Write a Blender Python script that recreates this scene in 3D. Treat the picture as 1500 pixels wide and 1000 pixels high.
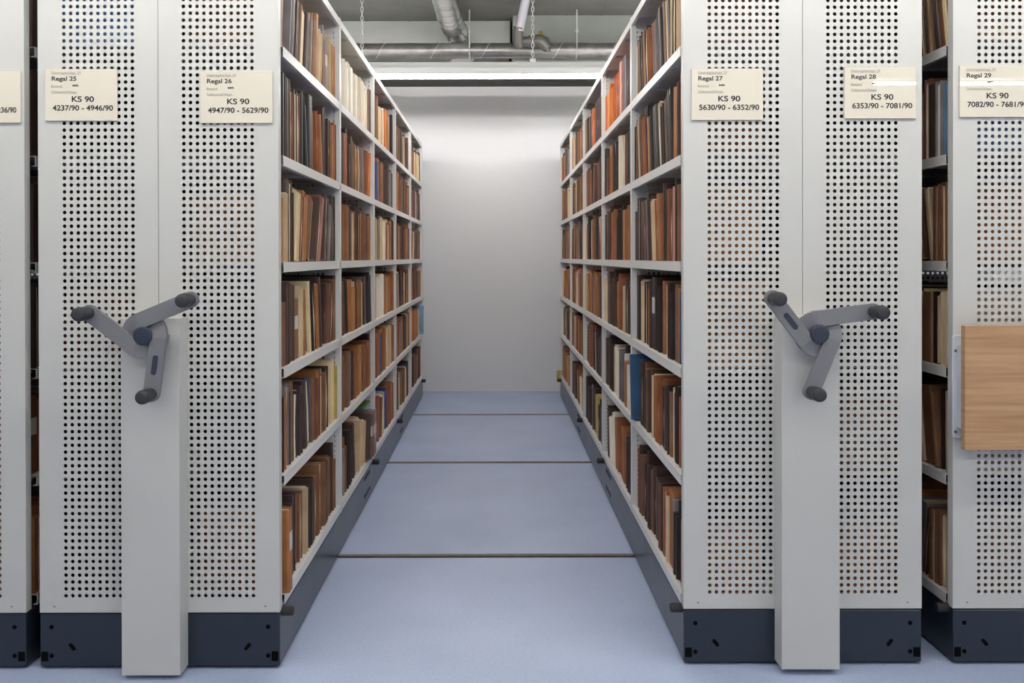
import bpy, math, random
from mathutils import Vector, Matrix
R = math.radians
PI = math.pi

# ------------------------------------------------------------------ camera, world, exposure
for o in list(bpy.data.objects):
    bpy.data.objects.remove(o)
scn = bpy.context.scene
COL = scn.collection
F_PX = 1292.0
CAM_Z = 1.20
PITCH = 0.25            # degrees, looking very slightly down
cam_d = bpy.data.cameras.new('camera')
cam = bpy.data.objects.new('camera', cam_d)
COL.objects.link(cam)
cam.location = (0, 0, CAM_Z)
cam.rotation_euler = (Matrix.Rotation(R(90 - PITCH), 3, 'X') @ Matrix.Rotation(R(-0.10), 3, 'Z')).to_euler()
cam_d.sensor_width = 36
cam_d.lens = F_PX / 1500 * 36
cam_d.shift_x = 23 / 1500
cam_d.shift_y = (377 - 500 + F_PX * math.tan(R(PITCH))) / 1500
cam_d.clip_start = 0.05
scn.camera = cam

world = bpy.data.worlds.new('world')
world.use_nodes = True
world.node_tree.nodes['Background'].inputs[0].default_value = (0.9, 0.95, 1.0, 1)
world.node_tree.nodes['Background'].inputs[1].default_value = 0.0
scn.world = world
scn.view_settings.view_transform = 'Standard'
scn.view_settings.look = 'None'
scn.view_settings.gamma = 1
scn.view_settings.use_curve_mapping = False
scn.view_settings.exposure = 0.84
TUBE = 46.0             # tube emission strength

# ------------------------------------------------------------------ helpers
def lin(c):
    return tuple(((v / 255) / 12.92 if v / 255 <= 0.04045 else ((v / 255 + 0.055) / 1.055) ** 2.4) for v in c) + (1,)

def new_mat(name, rgb, rough=0.5, metal=0.0, spec=0.5, noise=0.0, nscale=20.0, bump=0.0, bscale=200.0,
            stretch=None, emit=None, coat=0.0, rnoise=0.0, linear=False):
    m = bpy.data.materials.new(name)
    m.use_nodes = True
    nt = m.node_tree
    b = nt.nodes['Principled BSDF']
    col = rgb + (1,) if linear else lin(rgb)
    b.inputs['Base Color'].default_value = col
    b.inputs['Roughness'].default_value = rough
    b.inputs['Metallic'].default_value = metal
    b.inputs['Specular IOR Level'].default_value = spec
    b.inputs['Coat Weight'].default_value = coat
    b.inputs['Coat Roughness'].default_value = 0.012
    tc = nt.nodes.new('ShaderNodeTexCoord')
    mp = nt.nodes.new('ShaderNodeMapping')
    nt.links.new(tc.outputs['Object'], mp.inputs[0])
    if stretch:
        mp.inputs['Scale'].default_value = stretch
    if noise or rnoise:
        n = nt.nodes.new('ShaderNodeTexNoise')
        n.inputs['Scale'].default_value = nscale
        n.inputs['Detail'].default_value = 6
        nt.links.new(mp.outputs[0], n.inputs['Vector'])
        if noise:
            mx = nt.nodes.new('ShaderNodeMix')
            mx.data_type = 'RGBA'
            mx.blend_type = 'MIX'
            a = tuple(max(0, c * (1 - noise)) for c in col[:3]) + (1,)
            z = tuple(min(1, c * (1 + noise)) for c in col[:3]) + (1,)
            mx.inputs[6].default_value = a
            mx.inputs[7].default_value = z
            nt.links.new(n.outputs[0], mx.inputs[0])
            nt.links.new(mx.outputs[2], b.inputs['Base Color'])
        if rnoise:
            mr = nt.nodes.new('ShaderNodeMapRange')
            mr.inputs[3].default_value = max(0, rough - rnoise)
            mr.inputs[4].default_value = rough + rnoise
            nt.links.new(n.outputs[0], mr.inputs[0])
            nt.links.new(mr.outputs[0], b.inputs['Roughness'])
    if bump:
        n2 = nt.nodes.new('ShaderNodeTexNoise')
        n2.inputs['Scale'].default_value = bscale
        n2.inputs['Detail'].default_value = 4
        nt.links.new(mp.outputs[0], n2.inputs['Vector'])
        bp = nt.nodes.new('ShaderNodeBump')
        bp.inputs['Strength'].default_value = bump
        bp.inputs['Distance'].default_value = 0.002
        nt.links.new(n2.outputs[0], bp.inputs['Height'])
        nt.links.new(bp.outputs[0], b.inputs['Normal'])
    if emit:
        b.inputs['Emission Color'].default_value = emit[0] + (1,)
        b.inputs['Emission Strength'].default_value = emit[1]
    return m

class MB:
    """collects shapes into one mesh"""
    def __init__(s):
        s.v = []; s.f = []; s.m = []; s.t = []; s.tint = 0.5
    def add(s, vs, fs, mi=0, tint=None):
        b = len(s.v)
        s.v += [tuple(p) for p in vs]
        for f in fs:
            s.f.append(tuple(i + b for i in f)); s.m.append(mi); s.t.append(s.tint if tint is None else tint)
    def box(s, x0, x1, y0, y1, z0, z1, mi=0):
        s.add([(x0, y0, z0), (x1, y0, z0), (x1, y1, z0), (x0, y1, z0), (x0, y0, z1), (x1, y0, z1), (x1, y1, z1), (x0, y1, z1)],
              [(0, 3, 2, 1), (4, 5, 6, 7), (0, 1, 5, 4), (1, 2, 6, 5), (2, 3, 7, 6), (3, 0, 4, 7)], mi)
    def prism(s, pts, z0, z1, mi=0, axis='z'):
        n = len(pts)
        def P(a, b, c):
            return {'z': (a, b, c), 'y': (a, c, b), 'x': (c, a, b)}[axis]
        vs = [P(p[0], p[1], z0) for p in pts] + [P(p[0], p[1], z1) for p in pts]
        fs = [tuple(range(n - 1, -1, -1)), tuple(range(n, 2 * n))]
        fs += [(i, (i + 1) % n, n + (i + 1) % n, n + i) for i in range(n)]
        s.add(vs, fs, mi)
    def tube(s, path, radii, n=16, mi=0, cap=True):
        path = [Vector(p) for p in path]
        if not isinstance(radii, (list, tuple)):
            radii = [radii] * len(path)
        vs = []; fs = []
        up = None
        for i, p in enumerate(path):
            d = (path[min(i + 1, len(path) - 1)] - path[max(i - 1, 0)]).normalized()
            if up is None:
                up = Vector((0, 0, 1)) if abs(d.z) < 0.9 else Vector((0, 1, 0))
            a = d.cross(up).normalized(); b = d.cross(a).normalized(); up = -b if False else up
            for k in range(n):
                t = 2 * PI * k / n
                vs.append(p + radii[i] * (math.cos(t) * a + math.sin(t) * b))
        for i in range(len(path) - 1):
            for k in range(n):
                k2 = (k + 1) % n
                fs.append((i * n + k, i * n + k2, (i + 1) * n + k2, (i + 1) * n + k))
        if cap:
            fs.append(tuple(range(n - 1, -1, -1)))
            fs.append(tuple(range((len(path) - 1) * n, len(path) * n)))
        s.add(vs, fs, mi)
    def mesh(s, name, mats):
        me = bpy.data.meshes.new(name)
        me.from_pydata(s.v, [], s.f)
        for m in (mats if isinstance(mats, (list, tuple)) else [mats]):
            me.materials.append(m)
        me.polygons.foreach_set('material_index', s.m)
        at = me.attributes.new('tint', 'FLOAT', 'FACE')
        at.data.foreach_set('value', s.t)
        me.update()
        return me

def link(name, data, parent=None, loc=(0, 0, 0), rot=(0, 0, 0), label=None):
    o = bpy.data.objects.new(name, data)
    COL.objects.link(o)
    o.location = loc; o.rotation_euler = rot
    if parent: o.parent = parent
    if label: o['label'] = label
    return o

def obj(name, mb, mats, parent=None, loc=(0, 0, 0), rot=(0, 0, 0), bevel=0, seg=2, smooth=False, label=None):
    me = mb.mesh(name, mats) if isinstance(mb, MB) else mb
    o = link(name, me, parent, loc, rot, label)
    if smooth:
        me.polygons.foreach_set('use_smooth', [True] * len(me.polygons))
    if bevel:
        md = o.modifiers.new('bevel', 'BEVEL')
        md.width = bevel; md.segments = seg; md.limit_method = 'ANGLE'; md.angle_limit = R(40)
    if smooth:
        try:
            me.shade_smooth_by_angle = None
        except Exception:
            pass
        md = None
    return o

def smooth_angle(o, ang=40):
    me = o.data
    me.polygons.foreach_set('use_smooth', [True] * len(me.polygons))
    try:
        me.set_sharp_from_angle(angle=R(ang))
    except Exception:
        pass

def tag(o, label, cat, group=None, kind=None):
    o['label'] = label; o['category'] = cat
    if group: o['group'] = group
    if kind: o['kind'] = kind
    return o

def empty(name, loc=(0, 0, 0), rot=(0, 0, 0), parent=None):
    o = link(name, None, parent, loc, rot)
    o.empty_display_size = 0.1
    return o

def struct(name, mb, m, **k):
    o = obj(name, mb, m, **k)
    o['kind'] = 'structure'
    return o

# ------------------------------------------------------------------ materials
M = {}
M['panel'] = new_mat('panel_paint', (204, 203, 198), 0.42, noise=0.03, nscale=3, bump=0.15, bscale=900)
M['shelf'] = new_mat('shelf_paint', (226, 225, 222), 0.38, noise=0.02, nscale=8)
M['base'] = new_mat('base_steel', (29, 40, 53), 0.30, spec=0.6, noise=0.10, nscale=6, rnoise=0.05)
M['black'] = new_mat('black_hole', (6, 7, 8), 0.9, spec=0.1)
M['rubber'] = new_mat('rubber', (38, 38, 40), 0.65)
M['arm'] = new_mat('arm_plastic', (124, 124, 128), 0.5, noise=0.04, nscale=60, bump=0.2, bscale=500)
M['navy'] = new_mat('navy_plastic', (50, 56, 72), 0.45)
M['grip'] = new_mat('grip_plastic', (52, 53, 58), 0.55)
M['card'] = new_mat('label_card', (226, 218, 200), 0.6, spec=0.15, coat=1.0)
M['edge'] = new_mat('label_edge', (190, 184, 170), 0.3)
M['ink'] = new_mat('ink', (38, 34, 42), 0.6)
M['pale_ink'] = new_mat('pale_ink', (150, 145, 138), 0.6)
M['bracket'] = new_mat('white_bracket', (205, 208, 215), 0.4)
M['wall'] = new_mat('wall_paint', (226, 225, 227), 0.9, noise=0.03, nscale=1.2, bump=0.15, bscale=150)
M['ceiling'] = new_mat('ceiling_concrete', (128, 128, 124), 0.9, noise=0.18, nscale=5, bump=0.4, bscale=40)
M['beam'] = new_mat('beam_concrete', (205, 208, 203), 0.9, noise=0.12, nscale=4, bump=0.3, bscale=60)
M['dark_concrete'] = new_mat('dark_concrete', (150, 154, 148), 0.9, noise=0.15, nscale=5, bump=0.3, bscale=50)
M['gap_shade'] = new_mat('shaded_wall', (82, 84, 82), 0.9, noise=0.1)  # dark grey stands in for the shade in the gap above the back wall
M['galv'] = new_mat('galvanised_sleeve', (150, 148, 146), 0.38, metal=0.7, noise=0.55, nscale=14, rnoise=0.15)
M['alu'] = new_mat('flexible_aluminium', (245, 245, 245), 0.22, metal=0.9, noise=0.08, nscale=14, bump=1.0, bscale=16)
M['steel'] = new_mat('steel', (215, 217, 220), 0.35, metal=0.4)
M['castgrey'] = new_mat('cast_grey', (120, 118, 115), 0.45, metal=0.4, noise=0.1)
M['pvc'] = new_mat('pale_pipe', (205, 205, 215), 0.3, noise=0.08, nscale=30)
M['brass'] = new_mat('brass', (190, 160, 60), 0.35, metal=0.8)
M['lampbody'] = new_mat('lamp_housing', (205, 205, 202), 0.4)
M['reflector'] = new_mat('lamp_reflector', (215, 216, 218), 0.25)
M['tube'] = new_mat('lamp_tube', (255, 255, 255), 0.3, emit=((1.0, 0.985, 0.95), TUBE))
M['rail'] = new_mat('rail_steel', (70, 64, 58), 0.6, metal=0.5, noise=0.3, nscale=40)
M['mortar'] = new_mat('joint_edge', (168, 164, 158), 0.9, noise=0.2, nscale=90)

def floor_material():
    m = new_mat('floor_coating', (168, 177, 206), 0.42, noise=0.0)
    nt = m.node_tree; b = nt.nodes['Principled BSDF']
    tc = nt.nodes.new('ShaderNodeTexCoord')
    n1 = nt.nodes.new('ShaderNodeTexNoise'); n1.inputs['Scale'].default_value = 2.2; n1.inputs['Detail'].default_value = 8
    n2 = nt.nodes.new('ShaderNodeTexNoise'); n2.inputs['Scale'].default_value = 90; n2.inputs['Detail'].default_value = 3
    nt.links.new(tc.outputs['Object'], n1.inputs['Vector']); nt.links.new(tc.outputs['Object'], n2.inputs['Vector'])
    r1 = nt.nodes.new('ShaderNodeValToRGB')
    r1.color_ramp.elements[0].position = 0.3; r1.color_ramp.elements[0].color = lin((172, 185, 216))
    r1.color_ramp.elements[1].position = 0.7; r1.color_ramp.elements[1].color = lin((186, 199, 230))
    nt.links.new(n1.outputs[0], r1.inputs[0])
    mx = nt.nodes.new('ShaderNodeMix'); mx.data_type = 'RGBA'; mx.blend_type = 'OVERLAY'
    mx.inputs[0].default_value = 0.16
    nt.links.new(r1.outputs[0], mx.inputs[6]); nt.links.new(n2.outputs[0], mx.inputs[7])
    nt.links.new(mx.outputs[2], b.inputs['Base Color'])
    bp = nt.nodes.new('ShaderNodeBump'); bp.inputs['Strength'].default_value = 0.12; bp.inputs['Distance'].default_value = 0.002
    nt.links.new(n2.outputs[0], bp.inputs['Height']); nt.links.new(bp.outputs[0], b.inputs['Normal'])
    return m
M['floor'] = floor_material()

def wood_material():
    m = new_mat('oak_laminate', (184, 142, 100), 0.45)
    nt = m.node_tree; b = nt.nodes['Principled BSDF']
    tc = nt.nodes.new('ShaderNodeTexCoord'); mp = nt.nodes.new('ShaderNodeMapping')
    mp.inputs['Scale'].default_value = (1.2, 8, 30)
    n1 = nt.nodes.new('ShaderNodeTexNoise'); n1.inputs['Scale'].default_value = 2.4; n1.inputs['Detail'].default_value = 9; n1.inputs['Distortion'].default_value = 0.3
    nt.links.new(tc.outputs['Object'], mp.inputs[0]); nt.links.new(mp.outputs[0], n1.inputs['Vector'])
    r = nt.nodes.new('ShaderNodeValToRGB')
    r.color_ramp.elements[0].position = 0.28; r.color_ramp.elements[0].color = lin((170, 129, 92))
    r.color_ramp.elements[1].position = 0.62; r.color_ramp.elements[1].color = lin((198, 158, 118))
    nt.links.new(n1.outputs[0], r.inputs[0]); nt.links.new(r.outputs[0], b.inputs['Base Color'])
    return m
M['oak'] = wood_material()

def tinted(name, rgb, rough, var=0.25, mott=0.18, pages=False, hue=0.012):
    """cover or paper: colour shifted by the per-file 'tint' attribute, mottled by noise; pages get fine striation"""
    m = bpy.data.materials.new(name); m.use_nodes = True
    nt = m.node_tree; b = nt.nodes['Principled BSDF']
    b.inputs['Roughness'].default_value = rough
    at = nt.nodes.new('ShaderNodeAttribute'); at.attribute_name = 'tint'
    hs = nt.nodes.new('ShaderNodeHueSaturation')
    mr = nt.nodes.new('ShaderNodeMapRange'); mr.inputs[3].default_value = 1 - var; mr.inputs[4].default_value = 1 + var
    nt.links.new(at.outputs['Fac'], mr.inputs[0]); nt.links.new(mr.outputs[0], hs.inputs['Value'])
    mh = nt.nodes.new('ShaderNodeMapRange'); mh.inputs[3].default_value = 0.5 - hue; mh.inputs[4].default_value = 0.5 + hue
    nt.links.new(at.outputs['Fac'], mh.inputs[0]); nt.links.new(mh.outputs[0], hs.inputs['Hue'])
    tc = nt.nodes.new('ShaderNodeTexCoord')
    mp = nt.nodes.new('ShaderNodeMapping')
    mp.inputs['Scale'].default_value = (420, 14, 5) if pages else (22, 9, 9)
    n = nt.nodes.new('ShaderNodeTexNoise'); n.inputs['Scale'].default_value = 1.0; n.inputs['Detail'].default_value = 5
    nt.links.new(tc.outputs['Object'], mp.inputs[0]); nt.links.new(mp.outputs[0], n.inputs['Vector'])
    r = nt.nodes.new('ShaderNodeValToRGB')
    c = lin(rgb)
    lo = 1 - mott * 2
    r.color_ramp.elements[0].position = 0.3; r.color_ramp.elements[0].color = (c[0] * lo, c[1] * lo * 0.95, c[2] * lo * 0.88, 1)
    r.color_ramp.elements[1].position = 0.65; r.color_ramp.elements[1].color = c
    nt.links.new(n.outputs[0], r.inputs[0]); nt.links.new(r.outputs[0], hs.inputs['Color'])
    nt.links.new(hs.outputs[0], b.inputs['Base Color'])
    bp = nt.nodes.new('ShaderNodeBump'); bp.inputs['Strength'].default_value = 0.5 if pages else 0.2
    bp.inputs['Distance'].default_value = 0.0015
    nt.links.new(n.outputs[0], bp.inputs['Height']); nt.links.new(bp.outputs[0], b.inputs['Normal'])
    return m

COLORS = {  # cover letters -> (colour word, sRGB)
    'd': ('dark brown', (80, 60, 55)), 'k': ('near-black', (52, 43, 41)), 'o': ('orange-brown', (176, 112, 66)),
    'b': ('mid-brown', (142, 98, 70)), 'c': ('cream', (224, 202, 164)), 'w': ('white', (248, 242, 230)),
    'g': ('grey', (140, 134, 138)), 'l': ('light blue', (120, 165, 205)), 'B': ('blue', (44, 84, 150)),
    'N': ('dark blue', (44, 92, 134)), 'p': ('pink', (208, 150, 138)), 'y': ('yellow', (206, 186, 104)),
    'v': ('violet', (112, 84, 108)), 'G': ('green', (104, 142, 84)), 'O': ('bright orange', (226, 120, 44)),
}
CODES = list(COLORS)
CM = [tinted('cover_' + COLORS[k][0].replace(' ', '_').replace('-', '_'), COLORS[k][1], 0.5 if k in 'dk' else 0.62,
             0.06 if k == 'w' else 0.25, 0.05 if k == 'w' else 0.1 if k == 'c' else 0.18) for k in CODES]
PM = [tinted('paper_cream', (240, 220, 184), 0.8, 0.16, 0.2, True), tinted('paper_white', (248, 243, 234), 0.8, 0.06, 0.08, True),
      tinted('paper_brown', (182, 136, 92), 0.8, 0.2, 0.2, True)]
FM = CM + PM           # combined list for joined meshes

# ------------------------------------------------------------------ room
X0, X1, Y0, Y1, ZC = -4.2, 7.0, -5.0, 7.91, 3.20
GR = [0.38, 1.96, 3.547, 5.168, 6.74]       # rail grooves across the floor
GW = 0.050
mb = MB()
edges = [Y0]
for g in GR: edges += [g - GW / 2, g + GW / 2]
edges.append(Y1 + 0.2)
for i in range(0, len(edges), 2):
    mb.box(X0, X1, edges[i], edges[i + 1], -0.05, 0)
mb.box(X0, X1, Y0, Y1 + 0.2, -0.12, -0.05)
struct('floor', mb, M['floor'])
for i, g in enumerate(GR):
    mb = MB(); rnd = random.Random(i)
    mb.box(X0, X1, g - GW / 2, g + GW / 2, -0.05, -0.010)
    # chipped mortar along both lips
    for sgn in (-1, 1):
        x = X0
        while x < X1:
            l = rnd.uniform(0.03, 0.14); w = rnd.uniform(0.001, 0.006)
            a = g + sgn * GW / 2; b = a - sgn * w
            mb.box(x, x + l * 0.97, min(a, b), max(a, b), -0.012, -0.0015, 1)
            x += l
    mb.box(X0, X1, g - 0.006, g + 0.006, -0.010, -0.003)
    struct('trim_%d' % (i + 1), mb, [M['rail'], M['mortar']])
mb = MB(); mb.box(X0, X1, Y1, Y1 + 0.12, 0, 2.73)
struct('wall_back', mb, M['wall'])
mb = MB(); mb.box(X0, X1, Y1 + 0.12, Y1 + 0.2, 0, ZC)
struct('wall_outer', mb, M['gap_shade'])
mb = MB(); mb.box(X0 - 0.1, X0, Y0, Y1 + 0.2, 0, ZC); struct('wall_left', mb, M['wall'])
mb = MB(); mb.box(X1, X1 + 0.1, Y0, Y1 + 0.2, 0, ZC); struct('wall_right', mb, M['wall'])
mb = MB(); mb.box(X0, X1, Y0 - 0.1, Y0, 0, ZC); struct('wall_front', mb, M['wall'])
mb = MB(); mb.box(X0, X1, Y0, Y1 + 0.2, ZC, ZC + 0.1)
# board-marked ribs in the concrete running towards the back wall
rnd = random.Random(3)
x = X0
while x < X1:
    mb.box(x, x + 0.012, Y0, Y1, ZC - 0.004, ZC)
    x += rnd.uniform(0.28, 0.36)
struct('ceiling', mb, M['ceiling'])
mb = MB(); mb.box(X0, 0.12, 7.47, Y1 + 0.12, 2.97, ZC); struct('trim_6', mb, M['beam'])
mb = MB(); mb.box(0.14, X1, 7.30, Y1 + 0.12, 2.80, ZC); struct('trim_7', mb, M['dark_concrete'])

# ------------------------------------------------------------------ ceiling lamps (the room's only light)
def make_lamp(y, x0, x1, z, label, chains=(), group='suspended strip lamps', bare=True):
    t = empty('ceiling_lamp', ((x0 + x1) / 2, y, z))
    tag(t, label, 'lamp', group)
    h = (x1 - x0) / 2
    if bare:      # plain batten: tube below a narrow body, light goes up as well
        mb = MB(); mb.box(-h, h, -0.03, 0.03, 0.06, 0.115); obj('housing', mb, M['lampbody'], t, bevel=0.004)
        tz = 0.022
    else:
        mb = MB(); mb.box(-h, h, -0.05, 0.05, 0.052, 0.100); obj('housing', mb, M['lampbody'], t, bevel=0.004)
        mb = MB()
        prof = [(-0.122, 0.0), (-0.120, 0.046), (-0.05, 0.0515), (0.05, 0.0515), (0.120, 0.026), (0.122, 0.012)]
        n = len(prof); inn = [(a * 0.975, b - 0.003 if 0 < k < 5 else b) for k, (a, b) in enumerate(prof)]
        vs = [(-h, a, b) for a, b in prof] + [(h, a, b) for a, b in prof] + [(-h, a, b) for a, b in inn] + [(h, a, b) for a, b in inn]
        fs = [(i, i + 1, n + i + 1, n + i) for i in range(n - 1)] + [(2 * n + i + 1, 2 * n + i, 3 * n + i, 3 * n + i + 1) for i in range(n - 1)]
        fs += [(0, n, 3 * n, 2 * n), (n - 1, 3 * n - 1, 4 * n - 1, 2 * n - 1)]
        mb.add(vs, fs); obj('reflector', mb, M['reflector'], t)
        tz = 0.020
    nt_ = max(1, round((x1 - x0) / 1.5)); L = (x1 - x0) / nt_
    for i in range(nt_):
        a = -h + i * L + 0.03; b = a + L - 0.06
        mb = MB(); mb.tube([(a, 0, tz), (b, 0, tz)], 0.013, 12)
        smooth_angle(obj('fluorescent_tube', mb, M['tube'], t))
        for e in (a - 0.012, b + 0.002):
            mb = MB(); mb.box(e, e + 0.01, -0.014, 0.014, tz - 0.014, 0.062); obj('tube_socket', mb, M['lampbody'], t)
    for cx in chains:
        mb = MB()
        zz = 0.112
        mb.box(cx - (x0 + x1) / 2 - 0.02, cx - (x0 + x1) / 2 + 0.02, -0.02, 0.02, 0.098, 0.13)
        k = 0
        px = cx - (x0 + x1) / 2
        while z + zz < ZC - 0.005:
            ring = []
            for q in range(9):
                a = 2 * PI * q / 8
                u, w = 0.009 * math.cos(a), 0.021 * math.sin(a)
                ring.append((px + (u if k % 2 else 0.0), (0 if k % 2 else u), zz + 0.021 + w))
            mb.tube(ring, 0.0032, 6, cap=False)
            zz += 0.032; k += 1
        obj('chain', mb, M['steel'], t)
    return t

make_lamp(6.30, -2.8, 3.2, 2.485, bare=False, label= 'long white strip lamp hung on chains across the far end of the aisle', chains=(-0.955, 0.263, 1.9, -2.2))
make_lamp(4.18, -2.8, 3.2, 2.490, 'long strip lamp hung over the middle of the aisle', chains=(-2.2, 2.6))
make_lamp(1.85, -2.8, 3.2, 2.55, 'long strip lamp hung just in front of the shelving ends', chains=(-2.2, 2.8))
make_lamp(-0.60, -2.6, 3.4, 2.70, 'long strip lamp hung behind the camera position', chains=(-2.2, 2.8))
make_lamp(-3.00, 3.45, 6.45, 2.78, 'strip lamp hung at the front of the room, mirrored in the signs', chains=(3.8, 6.0))

# ------------------------------------------------------------------ services under the ceiling
t = empty('insulated_pipe', (0, 7.2, 2.885))
tag(t, 'grey foil-wrapped pipe running across below the ceiling in front of the back wall', 'pipe')
mb = MB(); rnd = random.Random(8)
pts = []; rr = []
x = X0 + 0.02
while x < X1 - 0.03:
    pts.append((x, 0, 0)); rr.append(0.062 + rnd.uniform(-0.0015, 0.0015)); x += 0.05
mb.tube(pts, rr, 28)
smooth_angle(obj('sleeve', mb, M['galv'], t), 60)
for cx in (-0.88, -0.44, -0.03, 0.56, 1.0, -1.4):
    mb = MB()
    path = [(cx - 0.10 * (a / PI), -0.0625 * math.sin(a), 0.0625 * math.cos(a)) for a in [PI * k / 12 for k in range(13)]]
    mb.tube(path, 0.003, 6)
    obj('foil_seam', mb, M['steel'], t)
for rx in (-0.214, 0.654):
    mb = MB()
    mb.tube([(rx, -0.07, 0.0), (rx, -0.07, ZC - 2.885)], 0.006, 8)
    mb.tube([(rx, -0.07, 0.13), (rx, -0.07, 0.155)], 0.013, 6)
    ring = [(rx, -0.068 * math.sin(a), 0.068 * math.cos(a)) for a in [2 * PI * k / 20 for k in range(21)]]
    mb.tube(ring, 0.006, 6, cap=False)
    obj('hanger_rod', mb, M['steel'], t)

t = MB()
pts = []; rr = []
ctrl = [(-0.40, 5.6, 3.098), (-0.385, 6.2, 3.098), (-0.372, 6.62, 3.095), (-0.362, 6.90, 3.075), (-0.350, 7.12, 3.07), (-0.318, 7.30, 3.05), (-0.290, 7.366, 2.95), (-0.28, 7.365, 2.83)]
for i in range(len(ctrl) - 1):
    for k in range(10):
        a = Vector(ctrl[i]); b = Vector(ctrl[i + 1]); pts.append(a.lerp(b, k / 10))
for s_ in range(4):
    pts = [pts[0]] + [(pts[i - 1] + pts[i] * 2 + pts[i + 1]) / 4 for i in range(1, len(pts) - 1)] + [pts[-1]]
rnd = random.Random(5)
for i in range(len(pts)):
    rr.append(0.094 + 0.004 * (i % 2) + rnd.uniform(-0.002, 0.002))
t.tube(pts, rr, 24)
o = obj('flexible_duct', t, M['alu']); smooth_angle(o, 60)
tag(o, 'shiny crumpled aluminium duct bending down from the ceiling to the pipe', 'duct')

t = empty('drain_pipe', (0.2, 6.9, 3.19))
tag(t, 'pale slanting pipe with grey elbow and valve beside the hanging chain', 'pipe')
mb = MB(); mb.tube([(0.03, -0.10, 0.0), (-0.015, -0.02, -0.22)], 0.036, 18); smooth_angle(obj('pipe_run', mb, M['pvc'], t))
mb = MB()
mb.tube([(-0.018, -0.02, -0.20), (-0.025, -0.01, -0.235), (-0.028, 0.02, -0.30), (-0.02, 0.04, -0.34)], [0.041, 0.041, 0.038, 0.032], 18)
mb.tube([(-0.018, -0.022, -0.195), (-0.020, -0.018, -0.21)], 0.045, 18)
smooth_angle(obj('elbow', mb, M['castgrey'], t))
mb = MB()
mb.tube([(0.0, 0.08, -0.285), (0.12, 0.07, -0.285)], 0.038, 16)
mb.tube([(0.11, 0.07, -0.285), (0.14, 0.05, -0.285), (0.175, 0.04, -0.30), (0.20, 0.04, -0.345), (0.20, 0.05, -0.37)], [0.047, 0.052, 0.05, 0.042, 0.03], 16)
mb.tube([(0.055, 0.07, -0.285), (0.07, 0.07, -0.285)], 0.046, 16)
smooth_angle(obj('valve_body', mb, M['castgrey'], t))
mb = MB(); mb.tube([(0.15, 0.03, -0.245), (0.15, 0.03, -0.215)], 0.016, 8); obj('valve_cap', mb, M['brass'], t)

# ------------------------------------------------------------------ perforated sheet
def perforated(mb, x0, x1, z0, z1, y, groups, depth=0.0015, pitch=0.01996):
    """flat sheet in XZ at y, holes cut through; groups: (xc0, cols, zc0, rows, shape, cell width); shape 'o' or 'slot'"""
    groups = sorted(groups)
    cx = x0
    def quad(a, b, c, d):
        if b - a > 1e-6 and d - c > 1e-6:
            mb.add([(a, y, c), (b, y, c), (b, y, d), (a, y, d)], [(0, 1, 2, 3)])
    for xc0, cols, zc0, rows, shape, cw in groups:
        a = xc0 - cw / 2; b = xc0 + cw * (cols - 0.5)
        quad(cx, a, z0, z1)
        za = zc0 - pitch / 2; zb = zc0 + pitch * (rows - 0.5)
        quad(a, b, z0, za); quad(a, b, zb, z1)
        ring = []
        for k in range(12):
            t = R(45 + 30 * k)
            if shape == 'o':
                ring.append((0.0056 * math.cos(t), 0.0056 * math.sin(t)))
            else:
                ring.append((max(-0.0016, min(0.0016, 0.01 * math.cos(t))), max(-0.0052, min(0.0052, 0.0074 * math.sin(t)))))
        hx, hz = cw / 2, pitch / 2
        cor = [(hx, hz), (-hx, hz), (-hx, -hz), (hx, -hz)]
        vs = []; fs = []
        for i in range(cols):
            for j in range(rows):
                px = xc0 + i * cw; pz = zc0 + j * pitch; q = len(vs)
                vs += [(px + u, y, pz + w) for u, w in ring]
                vs += [(px + u, y + depth, pz + w) for u, w in ring]
                vs += [(px + u, y, pz + w) for u, w in cor]
                for s_ in range(4):
                    r0 = s_ * 3
                    fs.append((q + 24 + s_, q + 24 + (s_ + 1) % 4, q + (r0 + 3) % 12, q + r0 + 2, q + r0 + 1, q + r0))
                for k in range(12):
                    k2 = (k + 1) % 12
                    fs.append((q + k, q + k2, q + 12 + k2, q + 12 + k))
        mb.add(vs, fs)
        cx = b
    quad(cx, x1, z0, z1)

# ------------------------------------------------------------------ mobile shelving
LV = [0.195, 0.550, 0.870, 1.187, 1.505, 1.830]      # tops of the shelves
ZTOP = 2.170
HW = 0.350
YB = [2.600 + 0.992 * k for k in range(6)]
YEND = 7.575
ROW0, ROWS = 0.2155, 97

def shelf_mesh(z_is_top=False):
    mb = MB()
    d = 0.332; L = 0.962
    lip = 0.030
    # U profile: top sheet, front and rear lips with a small return
    mb.box(0, d, 0, L, -0.0015, 0)
    mb.box(0, 0.0015, 0, L, -lip, -0.0015); mb.box(0.0015, 0.012, 0, L, -lip, -lip + 0.0015)
    mb.box(d - 0.0015, d, 0, L, -lip, -0.0015)
    mb.box(0.02, d - 0.02, L * 0.32, L * 0.32 + 0.03, -0.012, -0.0015)
    mb.box(0.02, d - 0.02, L * 0.66, L * 0.66 + 0.03, -0.012, -0.0015)
    return mb.mesh('shelf', M['shelf'])

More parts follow.
